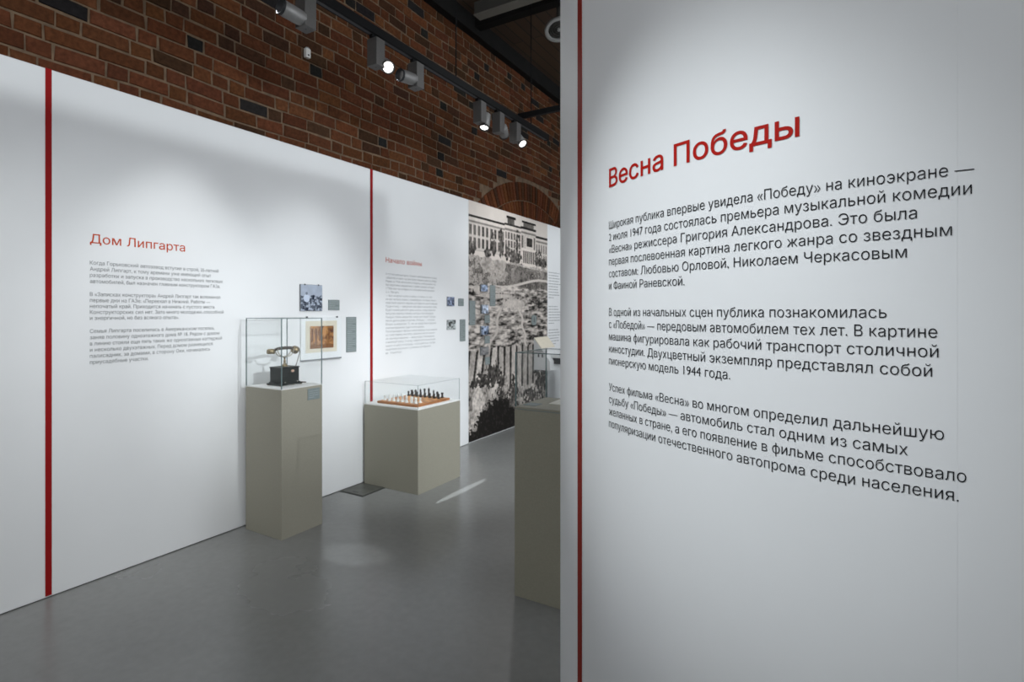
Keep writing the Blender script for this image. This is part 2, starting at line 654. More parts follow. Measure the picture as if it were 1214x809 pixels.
def text_geom(body, offset=0.0):
    """filled letters: each glyph triangulated, keeping what its outlines wind around"""
    from mathutils.geometry import delaunay_2d_cdt
    V, F = [], []
    cs = sorted(contours(body), key=lambda c: min(p.x for p in c))
    groups, end = [], -1e9
    for c in cs:
        lo, hi = min(p.x for p in c), max(p.x for p in c)
        if lo > end + 1e-4:
            groups.append([])
        groups[-1].append(c)
        end = max(end, hi)
    for gr in groups:
        big = max((loop_area(c) for c in gr), key=abs)
        if offset:
            gr = [grow(c, offset if big < 0 else -offset) for c in gr]
        pts = [p for c in gr for p in c]
        edges, k = [], 0
        for c in gr:
            edges += [(k + i, k + (i + 1) % len(c)) for i in range(len(c))]
            k += len(c)
        vs, _, fs, _, _, _ = delaunay_2d_cdt(pts, edges, [], 0, 1e-6)
        P0 = np.array([tuple(pts[i]) for i, _ in edges])
        P1 = np.array([tuple(pts[j]) for _, j in edges])
        b = len(V)
        V += [(p.x, p.y, 0) for p in vs]
        for f in fs:
            q = [vs[i] for i in f]
            cr = (q[1] - q[0]).cross(q[2] - q[0])
            if abs(cr) < 1e-9:
                continue
            cx, cy = sum(p.x for p in q) / 3, sum(p.y for p in q) / 3
            up = (P0[:, 1] <= cy) & (P1[:, 1] > cy)
            dn = (P0[:, 1] > cy) & (P1[:, 1] <= cy)
            side = (P1[:, 0] - P0[:, 0]) * (cy - P0[:, 1]) - (cx - P0[:, 0]) * (P1[:, 1] - P0[:, 1])
            if int((up & (side > 0)).sum()) - int((dn & (side < 0)).sum()) != 0:
                F.append(tuple(b + i for i in (f if cr > 0 else f[::-1])))
    return np.array(V), F

def letters(name, m, parent, lines, mapping, offset=0.0, words=False):
    """lines: (text, s0, s1 or None, z baseline, cap height); mapping(s,z)->xyz"""
    V, F = [], []
    for txt, s0, s1, z, cap in lines:
        v, f = text_geom(txt, offset)
        size = cap / 0.728
        x = v[:, 0] - v[:, 0].min()
        k = size if s1 is None else (s1 - s0) / x.max()
        b = len(V)
        V += [mapping(s0 + xx * k, z + yy * size) for xx, yy in zip(x, v[:, 1])]
        F += [tuple(b + i for i in ff) for ff in f]
        if words:
            # the widest blank between glyphs is the word space
            spans = sorted((min(x[i] for i in ff), max(x[i] for i in ff)) for ff in f)
            end, gap = spans[0][1], (0, 0)
            for a0, a1 in spans:
                if a0 - end > gap[0]:
                    gap = (a0 - end, (a0 + end) / 2)
                end = max(end, a1)
            obs = []
            for cond in (lambda ff: x[ff[0]] < gap[1], lambda ff: x[ff[0]] >= gap[1]):
                keep = [ff for ff in f if cond(ff)]
                ids = sorted({i for ff in keep for i in ff})
                mp = {i: q for q, i in enumerate(ids)}
                obs.append(raw_mesh(name, [V[i] for i in ids], [tuple(mp[i] for i in ff) for ff in keep], m, parent))
            return obs
    return raw_mesh(name, V, F, m, parent)

def map_left(s, z):
    return (WX + 0.0012, s, z)

def map_drum(s, z):
    x, y = on_drum(s / DR, DR + 0.0016)
    return (x, y, z)

# --- main text on the curved wall
t = thing('wall_text', 'large black text under a red heading on the curved white wall', 'wall text', (*on_drum(px_to_phi(940)), 0.9))
def S_(px):
    return DR * px_to_phi(px)
p0 = px_to_phi(722)
xy0 = on_drum(p0)
D722 = -xy0[0] * math.sin(math.radians(30.434)) + xy0[1] * math.cos(math.radians(30.434))
def Zd(y):
    return 1.5 + (370 - y) / 640 * D722
inv = Matrix.Translation(t.location).inverted()
def fix(o):
    for q in (o if isinstance(o, list) else [o]):
        q.matrix_parent_inverse = inv
    return o
fix(letters('heading_word', M['redink'], t, [('Весна Победы', S_(722.6), S_(948), Zd(222.8), 21.6 / 640 * D722)], map_drum, 0.009, True))
CAPB = 9.2 / 640 * D722
P1 = [('Широкая публика впервые увидела «Победу» на киноэкране —', 1155), ('2 июля 1947 года состоялась премьера музыкальной комедии', 1152),
      ('«Весна» режиссера Григория Александрова. Это была', 1087), ('первая послевоенная картина легкого жанра со звездным', 1128.5),
      ('составом: Любовью Орловой, Николаем Черкасовым', 1075), ('и Фаиной Раневской.', 812)]
P2 = [('В одной из начальных сцен публика познакомилась', 1051), ('с «Победой» — передовым автомобилем тех лет. В картине', 1111),
      ('машина фигурировала как рабочий транспорт столичной', 1112.5), ('киностудии. Двухцветный экземпляр представлял собой', 1105),
      ('пионерскую модель 1944 года.', 866)]
P3 = [('Успех фильма «Весна» во многом определил дальнейшую', 1119), ('судьбу «Победы» — автомобиль стал одним из самых', 1076),
      ('желанных в стране, а его появление в фильме способствовало', 1145.5), ('популяризации отечественного автопрома среди населения.', 1136.5)]
for P, y0 in ((P1, 272.0), (P2, 374.6), (P3, 463.0)):
    fix(letters('paragraph', M['blackink'], t, [(s, S_(722.5), S_(e), Zd(y0 + 14.33 * i), CAPB) for i, (s, e) in enumerate(P)], map_drum, -0.007))

# --- first text on the left wall
def zl(y, px):
    """height of image row y on the white wall at image column px"""
    th = math.radians(30.434)
    k = (px - 607) / 640.0
    rx = k * math.cos(th) - math.sin(th)
    return 1.5 - (y - 370) / 640.0 * (WX / rx)
def yl(px):
    th = math.radians(30.434)
    k = (px - 607) / 640.0
    return (k * math.sin(th) + math.cos(th)) * WX / (k * math.cos(th) - math.sin(th))

t = thing('wall_text', 'grey text with orange-red heading on the white wall beside the telephone stand', 'wall text', (WX, 1.75, 1.2))
inv = Matrix.Translation(t.location).inverted()
x0 = yl(106.5)
fix(letters('heading_word', M['orangeink'], t, [('Дом Липгарта', x0, yl(219.3), zl(288.0, 106.5), 0.0515)], map_left, 0.003, True))
L1 = ['Когда Горьковский автозавод вступил в строй, 35-летний', 'Андрей Липгарт, к тому времени уже имеющий опыт', 'разработки и запуска в производство нескольких легковых', 'автомобилей, был назначен главным конструктором ГАЗа.']
L2 = ['В «Записках конструктора» Андрей Липгарт так вспоминал', 'первые дни на ГАЗе: «Переехал в Нижний. Работы —', 'непочатый край. Приходится начинать с пустого места.', 'Конструкторских сил нет. Зато много молодежи, способной', 'и энергичной, но без всякого опыта».']
L3 = ['Семья Липгарта поселилась в Американском поселке,', 'заняв половину одноэтажного дома № 18. Рядом с домом', 'в линию стояли еще пять таких же одноэтажных коттеджей', 'и несколько двухэтажных. Перед домом размещался', 'палисадник, за домами, в сторону Оки, начинались', 'приусадебные участки.']
E1 = [259, 250, 264, 261]
E2 = [261, 249, 255, 265, 212]
E3 = [254, 260, 263, 252, 249, 176]
for L, Es, ya, dy in ((L1, E1, 313.6, 7.35), (L2, E2, 351.1, 7.1), (L3, E3, 395.1, 7.38)):
    fix(letters('paragraph', M['greyink'], t, [(s, x0, yl(e), zl(ya + dy * i, 106.5), 0.0215) for i, (s, e) in enumerate(zip(L, Es))], map_left))

# --- second text on the left wall
t = thing('wall_text', 'long pale grey text under red heading above the chess stand', 'wall text', (WX, 4.08, 1.1))
inv = Matrix.Translation(t.location).inverted()
x0 = yl(457.3)
fix(letters('heading_word', M['orangeink'], t, [('Начало войны', x0, yl(499.8), zl(311.0, 457.3), 0.046)], map_left, 0.003, True))
N = ['В тот воскресный день, 22 июня, автозаводчики города', 'собрались в парке, музыка была слышна у реки до обеда.', 'Радио на ГАЗе включили в полдень, и все узнали, что',
     'был вероломно нарушен мир и война началась сегодня.', 'У ГАЗа был час истории, и с этой минуты все решения', 'А. А. Липгарта.',
     '— Все на фронт ушли, в цехах остались те, кто', 'не мог не быть рядом с конвейером, это было важно,', 'надо было сделать машины для фронта, много машин.', 'Люди в тылу — заводчане, мастера и инженеры дела.',
     'Будет нужно работать день и ночь, город помогал', 'выпускать военную технику, моторы и бронекорпуса.', 'Каждый станок завода был нужен для нашей Победы,', 'после долгих дней отсрочки «Победа» — готовый',
     'Вопрос за вопросом. То, что на заводе было сделано', 'военным временем, будет потом оценено.', 'После выходных чертежи новой машины снова лежали', 'на столе главного инженера. Довольно быстро начали',
     'не обычные машины — вездеходы и броневики,', 'и военный завод. К концу недели колонна машин', 'вышла из цеха на площадь, чтобы дойти до города,', 'неделями выпуская грузовики для фронта.', 'в тылу.']
ends = [517.5, 517.5, 516.5, 515, 515, 473, 512, 517, 518.5, 518, 516, 514, 516.5, 515, 517, 503, 518, 515, 515, 516, 516, 511, 477]
ys = [326.0 + 4.28 * i for i in range(23)]
for a, b in ((0, 6), (6, 16), (16, 23)):
    fix(letters('paragraph', M['paleink'], t, [(N[i], x0, yl(ends[i]), zl(ys[i], 457.3), 0.020) for i in range(a, b)], map_left))

# --- narrow column of fine print beyond the mural (illegible from here: ruled as print lines)
t = thing('wall_text', 'narrow column of fine grey print beyond the mural, beside the curved wall', 'wall text', (WX, 7.25, 1.0))
inv = Matrix.Translation(t.location).inverted()
rng = random.Random(3)
for ya, n in ((2.085, 10), (1.585, 7), (1.24, 6)):
    mb = MB()
    for i in range(n):
        z = ya - i * 0.041
        y = 7.066
        end = 7.46 - rng.random() * 0.10 - (0.15 if i == n - 1 else 0)
        while y < end:
            L = rng.uniform(0.03, 0.09)
            mb.box(WX + 0.0002, WX + 0.0012, y, min(y + L, end + 0.02), z - 0.012, z)
            y += L + 0.012
    fix(mb.build('paragraph', M['paleink'], t))

# ------------------------------------------------------------------ printed mural
def vnoise(shape, cells, rng):
    h, wd = shape
    gy, gx = cells
    g = rng.rand(gy + 2, gx + 2)
    yy = np.linspace(0, gy, h, endpoint=False)
    xx = np.linspace(0, gx, wd, endpoint=False)
    yi, xi = yy.astype(int), xx.astype(int)
    fy, fx = yy - yi, xx - xi
    fy, fx = fy * fy * (3 - 2 * fy), fx * fx * (3 - 2 * fx)
    a = g[np.ix_(yi, xi)] * (1 - fx) + g[np.ix_(yi, xi + 1)] * fx
    b = g[np.ix_(yi + 1, xi)] * (1 - fx) + g[np.ix_(yi + 1, xi + 1)] * fx
    return a * (1 - fy)[:, None] + b * fy[:, None]

def fbm(shape, cells, rng, octaves=4):
    out = np.zeros(shape)
    amp, tot = 1.0, 0
    cy, cx = cells
    for _ in range(octaves):
        out += amp * vnoise(shape, (min(cy, shape[0] - 1), min(cx, shape[1] - 1)), rng)
        tot += amp
        amp *= 0.6
        cy, cx = cy * 2, cx * 2
    return out / tot

def picture_mesh(name, img, x, y0, y1, z0, z1, m, parent=None, loc=(0, 0, 0)):
    """img rows from the top; picture in the plane x, facing the room"""
    h, wd = img.shape[:2]
    ys = np.linspace(y0, y1, wd + 1)
    zs = np.linspace(z1, z0, h + 1)
    V = [(x, yy, zz) for zz in zs for yy in ys]
    F, K = [], []
    for r in range(h):
        for c in range(wd):
            a = r * (wd + 1) + c
            F.append((a, a + wd + 1, a + wd + 2, a + 1))
            K.append(img[r, c])
    return raw_mesh(name, V, F, m, parent, loc, colors=K)

def tone(g, lo, hi):
    g = np.clip(g, 0, 1)[..., None]
    return np.array(lo) * (1 - g) + np.array(hi) * g

def mural_image():
    rng = np.random.RandomState(11)
    H, Wd = 420, 250
    v = ((np.arange(H) + .5) / H)[:, None] * np.ones((1, Wd))
    u = ((np.arange(Wd) + .5) / Wd)[None, :] * np.ones((H, 1))
    fine = np.clip(0.5 + 1.55 * (fbm((H, Wd), (90, 70), rng, 2) - .5), 0, 1)
    streak = np.clip(0.5 + 1.5 * (fbm((H, Wd), (110, 22), rng, 2) - .5), 0, 1)
    mid = np.clip(0.5 + 1.35 * (fbm((H, Wd), (24, 16), rng, 4) - .5), 0, 1)
    big = fbm((H, Wd), (7, 5), rng, 4)
    strata = fbm((H, Wd), (48, 4), rng, 3)
    g = 0.90 + 0.06 * (mid - .5)                                      # pale sky
    def rect(u0, u1, v0, v1, val, soft=0.0):
        mk = (u > u0) & (u < u1) & (v > v0) & (v < v1)
        g[mk] = val + 0.10 * (fine[mk] - .5) + 0.06 * (mid[mk] - .5)
    # ridge and terrace of houses on the hilltop
    def block(u0, u1, top, bot, nwin, rows, wall=0.70):
        rect(u0, u1, top, bot, wall)
        rect(u0 - .006, u1 + .006, top - .004, top + 0.007, 0.14)
        rect(u0, u1, top + 0.007, top + 0.018, 0.88)
        rect(u0, u1, top + 0.030, top + 0.034, 0.86)
        rect(u0, u1, top + 0.020, top + 0.029, 0.40)
        step = (u1 - u0) / nwin
        hgt = (bot - top - 0.040) / rows
        for r in range(rows):
            for k in range(nwin):
                a, b = u0 + step * (k + .18), u0 + step * (k + .72)
                v0 = top + 0.038 + r * hgt
                rect(a, b, v0, v0 + hgt * .78, 0.10)
                rect((a + b) / 2 - .003, (a + b) / 2 + .003, v0, v0 + hgt * .78, 0.45)
                rect(b, b + step * .24, v0 - .004, v0 + hgt * .9, 0.90)
            rect(u0, u1, top + 0.036 + (r + 1) * hgt - .006, top + 0.036 + (r + 1) * hgt, 0.82)
    block(0.0, 0.40, 0.060, 0.205, 9, 2)
    rect(0.43, 0.52, 0.020, 0.062, 0.26); rect(0.42, 0.54, 0.017, 0.028, 0.08)
    block(0.40, 0.61, 0.056, 0.210, 6, 3)
    rect(0.64, 0.79, 0.024, 0.056, 0.34); rect(0.62, 0.82, 0.020, 0.029, 0.10)
    block(0.61, 0.82, 0.052, 0.170, 5, 1, 0.74)
    rect(0.665, 0.79, 0.090, 0.150, 0.88); rect(0.685, 0.77, 0.098, 0.140, 0.18)
    rect(0.62, 0.82, 0.152, 0.162, 0.92)
    for k in range(7):
        rect(0.63 + k * 0.028, 0.638 + k * 0.028, 0.165, 0.235, 0.88)
        rect(0.638 + k * 0.028, 0.656 + k * 0.028, 0.165, 0.225, 0.14)
    block(0.82, 1.0, 0.080, 0.225, 5, 2, 0.66)
    # trees before the houses
    for (uc, vc, ru, rv) in ((0.03, 0.195, .05, .03), (0.27, 0.165, .035, .05), (0.355, 0.150, .03, .065), (0.56, 0.13, .025, .055), (0.53, 0.205, .09, .035), (0.86, 0.19, .05, .045),
                             (0.44, 0.185, .04, .04), (0.20, 0.205, .04, .02), (0.93, 0.21, .05, .03)):
        dd = ((u - uc) / ru) ** 2 + ((v - vc) / rv) ** 2
        mk = dd + 1.6 * (fine - .5) + 1.0 * (mid - .5) < 0.85
        g[mk] = 0.12 + 0.30 * fine[mk]
    # road, then the bushy slope
    low = v > 0.222 + 0.02 * u + 0.02 * (mid - .5)
    g = np.where(low, 0.64 + 0.5 * (mid - .5) + 0.3 * (fine - .5), g)
    bush = (v > 0.225 + .03 * u) & (v < 0.355) & (big * 0.55 + mid * 0.6 + fine * .35 + 1.0 * (v - 0.29) - 0.05 * (u < .3) + .12 * (u > .4) > 0.78)
    g = np.where(bush, 0.15 + 0.3 * fine, g)
    band = np.abs(v - (0.312 + 0.03 * np.sin(u * 5) + 0.02 * u)) < 0.006
    g = np.where(band & (u > .2), 0.82, g)
    # ploughed, terraced hillside
    f = (v > 0.345 + 0.02 * (mid - .5)) & (v < 0.66)
    hill = 0.58 + 0.70 * (strata - .5) + 0.85 * (streak - .5) + 0.22 * (fine - .5) + 0.25 * (mid - .5)
    hill = hill - 0.10 * (u > 0.72) - 0.14 * ((v - 0.40) ** 2 < 0.0006)
    g = np.where(f, hill, g)
    for (uc, vc, ru, rv) in ((.50, .425, .16, .03), (.30, .39, .2, .012), (.2, .372, .2, .010), (.15, .36, .25, .008)):
        mk = f & (((u - uc) / ru) ** 2 + ((v - vc) / rv) ** 2 + 1.2 * (fine - .5) < 0.8)
        g[mk] = 0.78 + 0.25 * (fine[mk] - .5)
    path = np.abs(u - (0.60 + 0.08 * np.clip((v - .46) / .16, 0, 1) + 0.012 * np.sin(v * 80))) < 0.013
    g = np.where(path & (v > .46) & (v < .64), 0.84, g)
    path = np.abs(u - (0.33 - 0.12 * np.clip((v - .50) / .14, 0, 1) + 0.02 * np.sin(v * 60))) < 0.014
    g = np.where(path & (v > .44) & (v < .64), 0.80, g)
    # the great leaning slabs
    sl = (v > 0.625 + 0.03 * (mid - .5)) & (v < 0.80 + 0.06 * u)
    lean = u + 0.22 * (v - 0.63) * np.where(u < 0.3, 1.3, 0.1)
    ph = (lean * 13.0) % 1.0
    idx = np.floor(lean * 13.0).astype(int) % 40
    tonev = np.random.RandomState(5).uniform(0.50, 0.86, 40)[idx]
    slab = np.where(ph < 0.24, 0.12, np.where(ph < 0.34, 0.32, tonev)) + 0.25 * (fine - .5) + 0.15 * (mid - .5)
    g = np.where(sl, slab, g)
    # rubble, stumps, dark undergrowth at the foot
    rb = v > 0.765 + 0.05 * np.sin(u * 9) * .4 + 0.02 * (mid - .5)
    cols = vnoise((H, Wd), (4, 16), rng)
    rub = 0.56 + 0.55 * (mid - .5) + 0.5 * (fine - .5) + 0.55 * (cols - .5) - 0.10 * (u > .3)
    g = np.where(rb & ~(sl & (u > .45) & (v < .82)), rub, g)
    for (uc, vc, ru, rv) in ((0.12, 0.755, .16, .03), (0.27, 0.75, .09, .06), (0.45, 0.90, .10, .08), (0.52, 0.82, .05, .08), (0.36, 0.80, .05, .07), (0.75, 0.88, .13, .05), (0.92, 0.80, .12, .10)):
        mk = ((u - uc) / ru) ** 2 + ((v - vc) / rv) ** 2 + 1.6 * (fine - .5) + 1.0 * (mid - .5) < 0.7
        g[mk] = 0.12 + 0.22 * fine[mk]
    dark = v > 1.0 - 0.12 * np.exp(-((u - 0.30) / 0.22) ** 2) - 0.03 - 0.08 * (mid - .5) - 0.04 * (fine - .5)
    g = np.where(dark, 0.06 + 0.10 * fine, g)
    g = np.clip(0.5 + 1.22 * (g - 0.53), 0.0, 1)
    g = g ** 1.15
    return tone(g, (0.014, 0.012, 0.0105), (0.70, 0.63, 0.575))

mural = picture_mesh('printed_mural', mural_image(), WX + 0.002, 5.032, 7.02, 0.013, WT - 0.001, M['mural'])
tag(mural, 'tall black-and-white mural of hillside houses over terraced ground, covering the wall', 'mural')

# ------------------------------------------------------------------ small framed things on the left wall
def small_picture(name, label, cat, y0, y1, z0, z1, img, back=0.012, group=None, clips=True, x=WX):
    t = thing(name, label, cat, (x, (y0 + y1) / 2, z0), 0, group)
    hw, h = (y1 - y0) / 2, z1 - z0
    rbox('panel', M['rail'], t, 0.0005, back, -hw, hw, 0, h, 0.001)
    picture_mesh('print', img, back + 0.0008, -hw + 0.002, hw - 0.002, 0.002, h - 0.002, M['print'], t)
    if clips:
        for s in (-1, 1):
            rbox('clip', M['dark'], t, back + 0.0005, back + 0.004, s * hw * 0.62 - 0.006, s * hw * 0.62 + 0.006, h - 0.006, h + 0.004)
    return t

def crowd_image(seed, lo, hi, sky=0.42):
    rng = np.random.RandomState(seed)
    H, Wd = 54, 54
    v = ((np.arange(H) + .5) / H)[:, None] * np.ones((1, Wd))
    u = ((np.arange(Wd) + .5) / Wd)[None, :] * np.ones((H, 1))
    n = fbm((H, Wd), (12, 12), rng, 3)
    n2 = fbm((H, Wd), (5, 5), rng, 3)
    g = 0.62 + 0.18 * (n2 - .5)
    g = np.where(v > sky + 0.16 * (n2 - .5), 0.24 + 1.5 * (n - .5), g)
    for _ in range(46):
        uc, vc = rng.rand(), rng.uniform(sky, 1)
        r = 0.018 + 0.030 * vc
        mk = (u - uc) ** 2 + (v - vc) ** 2 < r * r
        g[mk] = rng.uniform(0.5, 0.8)
        mk = (np.abs(u - uc) < r * 1.5) & (v > vc + r) & (v < vc + r * 4)
        g[mk] = rng.choice([0.03, 0.08, 0.15, 0.6])
    mk = ((u - .27) / .14) ** 2 + ((v - .52) / .15) ** 2 < 1
    g[mk] = 0.92
    mk = ((u - .27) / .05) ** 2 + ((v - .33) / .06) ** 2 < 1
    g[mk] = 0.30
    return tone(np.clip(g, 0, 1), lo, hi)

def blob_image(seed, lo, hi, H=24, Wd=24):
    rng = np.random.RandomState(seed)
    n = fbm((H, Wd), (4, 4), rng, 3)
    v = ((np.arange(H) + .5) / H)[:, None]
    g = 0.5 + 2.4 * (n - .5) + 0.3 * (0.5 - v)
    return tone(np.clip(g, 0, 1), lo, hi)

small_picture('photograph_print', 'bluish crowd photograph high on the wall above the framed sepia picture', 'photograph', 2.765, 2.974, 1.507, 1.715,
              crowd_image(2, (0.012, 0.018, 0.034), (0.62, 0.69, 0.82)))

def caption(name, label, y0, y1, z0, z1, nl, x=WX, group=None):
    t = thing(name, label, 'caption plate', (x, (y0 + y1) / 2, z0), 0, group)
    hw, h = (y1 - y0) / 2, z1 - z0
    rbox('plate', M['label'], t, 0.0005, 0.006, -hw, hw, 0, h, 0.0008)
    mb = MB()
    for i in range(nl):
        z = h * (1 - (i + 0.8) / (nl + 0.8))
        mb.box(0.0058, 0.0066, -hw * 0.86, hw * (0.86 if i % 4 != 3 else 0.2), z - 0.0022, z + 0.0022)
    mb.build('print_lines', M['labelink'], t)
    return t

caption('caption_plate', 'small grey caption plate right of the bluish crowd photograph', 3.042, 3.157, 1.514, 1.600, 6)
caption('caption_plate', 'tall grey caption plate right of the framed sepia picture', 3.232, 3.343, 1.157, 1.457, 18)
caption('caption_plate', 'small grey caption plate beside the upper small photograph near the mural', 4.833, 4.933, 1.566, 1.649, 6)
caption('caption_plate', 'tall grey caption plate beside the lower small photograph near the mural', 4.864, 4.966, 1.173, 1.416, 14)
small_picture('photograph_print', 'upper small dark bluish photograph on white wall, left of the mural', 'photograph', 4.627, 4.757, 1.562, 1.663,
              blob_image(5, (0.025, 0.03, 0.045), (0.36, 0.42, 0.58)), 0.008, clips=False)
small_picture('photograph_print', 'lower small black-and-white photograph on white wall, left of the mural', 'photograph', 4.627, 4.780, 1.309, 1.414,
              blob_image(9, (0.02, 0.022, 0.02), (0.62, 0.66, 0.66)), 0.008, clips=False)

# framed sepia picture
t = thing('framed_picture', 'sepia street picture on cream paper in a wide white mount behind glass', 'framed picture', (WX, 2.967, 1.119))
hw, h = 0.197, 0.342
rbox('backing', M['mount'], t, 0.0005, 0.012, -hw, hw, 0.004, h, 0.001)
rbox('cream_sheet', M['cream'], t, 0.0118, 0.0132, -0.155, 0.155, 0.058, 0.309)
def sepia():
    rng = np.random.RandomState(8)
    H, Wd = 40, 52
    v = ((np.arange(H) + .5) / H)[:, None] * np.ones((1, Wd))
    u = ((np.arange(Wd) + .5) / Wd)[None, :] * np.ones((H, 1))
    n = fbm((H, Wd), (8, 9), rng, 3)
    g = 0.50 + 1.7 * (n - .5)
    for uc in (0.10, 0.25, 0.40, 0.80):
        mk = (np.abs(u - uc) < 0.035) & (v < 0.55 + .2 * n) & (v > 0.1)
        g[mk] = 0.18
    mk = ((u - .62) / .08) ** 2 + ((v - .2) / .2) ** 2 < 1
    g[mk] = 0.85
    g = np.where(v > 0.8 + .2 * (n - .5), 0.28, g)
    a = tone(g, (0.070, 0.014, 0.004), (0.62, 0.30, 0.10))
    return a
picture_mesh('sepia_print', sepia(), 0.0142, -0.115, 0.119, 0.089, 0.268, M['print'], t)
rbox('glass_pane', M['glass'], t, 0.0165, 0.0195, -hw, hw, 0.004, h)
rbox('rail', M['rail'], t, 0.0, 0.022, -hw, hw, -0.004, 0.006, 0.001)
for s in (-1, 1):
    rbox('clip', M['dark'], t, 0.019, 0.023, s * 0.15 - 0.008, s * 0.15 + 0.008, h - 0.008, h + 0.004)

# prints and plates mounted on the mural
MX = WX + 0.002
blue = ((0.03, 0.04, 0.06), (0.50, 0.60, 0.80))
small_picture('photograph_print', 'bluish photograph on the mural, topmost in its column of small prints', 'photograph', 5.259, 5.403, 1.740, 1.822, blob_image(21, *blue), 0.02, clips=False, x=MX)
small_picture('photograph_print', 'pale blue photograph on the mural, second from top in its column', 'photograph', 5.269, 5.415, 1.480, 1.584, blob_image(33, (0.10, 0.12, 0.16), (0.72, 0.80, 0.95)), 0.02, clips=False, x=MX)
small_picture('photograph_print', 'bluish photograph on the mural, third from top in its column', 'photograph', 5.259, 5.426, 1.230, 1.334, blob_image(46, *blue), 0.02, clips=False, x=MX)
small_picture('photograph_print', 'dim greyish photograph on the mural, lowest in its column of small prints', 'photograph', 5.259, 5.426, 0.990, 1.084, blob_image(52, (0.12, 0.12, 0.125), (0.30, 0.29, 0.29)), 0.02, clips=False, x=MX)
caption('caption_plate', 'tall grey-green caption plate at the left edge of the mural', 5.042, 5.161, 1.348, 1.629, 14, MX)
caption('caption_plate', 'tall grey-green caption plate right of the topmost print on the mural', 5.472, 5.597, 1.569, 1.826, 14, MX)
caption('caption_plate', 'small grey-green caption plate just below the second print on the mural', 5.358, 5.472, 1.367, 1.462, 5, MX)
caption('caption_plate', 'small grey-green caption plate just below the third print on the mural', 5.358, 5.472, 1.122, 1.214, 5, MX)
caption('caption_plate', 'small grey-green caption plate lowest on the mural, among the pale slabs', 5.370, 5.472, 0.870, 0.960, 5, MX)
t = thing('wall_tag', 'rounded pale green tag with dark pointer on the right half of the mural', 'tag', (MX, 6.597, 1.317))
mb = MB()
mb.prism([(0.068 * math.copysign(abs(math.cos(a)) ** .6, math.cos(a)), 0.070 + 0.070 * math.copysign(abs(math.sin(a)) ** .6, math.sin(a))) for a in [2 * PI * k / 32 for k in range(32)]], 'x', 0.0005, 0.010)
mb.build('plate', M['label'], t)
mb = MB()
mb.prism([(-0.010, 0.04), (0.010, 0.04), (0.004, 0.105), (-0.004, 0.105)], 'x', 0.0098, 0.0115)
mb.build('pointer', M['dark'], t)

# ------------------------------------------------------------------ glass cases
def glass_case(label, x0, x1, y0, y1, z0, z1, faint=False, edge_r=0.0028):
    cx, cy = (x0 + x1) / 2, (y0 + y1) / 2
    t = thing('glass_case', label, 'display case', (cx, cy, z0))
    a, b, h = (x1 - x0) / 2, (y1 - y0) / 2, z1 - z0
    th = 0.004
    rbox('glass_pane', M['glass'], t, a - th, a, -b + th, b - th, 0, h - th)
    rbox('glass_pane', M['glass'], t, -a, -a + th, -b + th, b - th, 0, h - th)
    rbox('glass_pane', M['glass'], t, -a + th, a - th, -b, -b + th, 0, h - th)
    rbox('glass_pane', M['glass'], t, -a + th, a - th, b - th, b, 0, h - th)
    rbox('glass_pane', M['glass'], t, -a + th, a - th, -b + th, b - th, h - th, h)
    e = edge_r
    for sx in (-1, 1):
        for sy in (-1, 1):
            px, py = sx * (a - th / 2), sy * (b - th / 2)
            rbox('glass_edge', M['glass' if faint and sx < 0 and sy > 0 else 'edge'], t, px - e / 2 - .0005, px + e / 2 + .0005, py - e / 2 - .0005, py + e / 2 + .0005, 0, h)
    for sx in (-1, 1):
        px = sx * (a - th / 2)
        rbox('glass_edge', M['glass' if faint and sx < 0 else 'edge'], t, px - e / 2, px + e / 2, -b, b, h - e, h)
    for sy in (-1, 1):
        py = sy * (b - th / 2)
        rbox('glass_edge', M['glass' if faint and sy > 0 else 'edge'], t, -a, a, py - e / 2, py + e / 2, h - e, h)
    return t

# ------------------------------------------------------------------ telephone stand
PX0, PX1, PY0, PY1 = -3.475, -3.092, 2.283, 2.613
PH = 0.99
t = thing('display_pedestal', 'tall narrow taupe pedestal with white top carrying the old telephone', 'pedestal', ((PX0 + PX1) / 2, (PY0 + PY1) / 2, 0))
a, b = (PX1 - PX0) / 2, (PY1 - PY0) / 2
rbox('body', M['taupe'], t, -a, a, -b, b, 0, PH - 0.004, 0.0015)
rbox('top', M['plinth'], t, -a + 0.002, a - 0.002, -b + 0.002, b - 0.002, PH - 0.0042, PH)
mb = MB().box(a, a + 0.004, 0.040, 0.140, PH - 0.098, PH - 0.020, 0.0006)
cp = mb.build('caption_plate', M['label'], t)
mb = MB()
for i in range(4):
    mb.box(a + 0.0038, a + 0.0045, 0.050, 0.130 if i < 3 else 0.09, PH - 0.040 - i * 0.014, PH - 0.0375 - i * 0.014)
mb.build('print_lines', M['labelink'], cp)
glass_case('tall clear glass case standing over the old telephone', PX0 + .002, PX1 - .001, PY0 + .001, PY1 - .001, PH, 1.458, edge_r=0.0042)

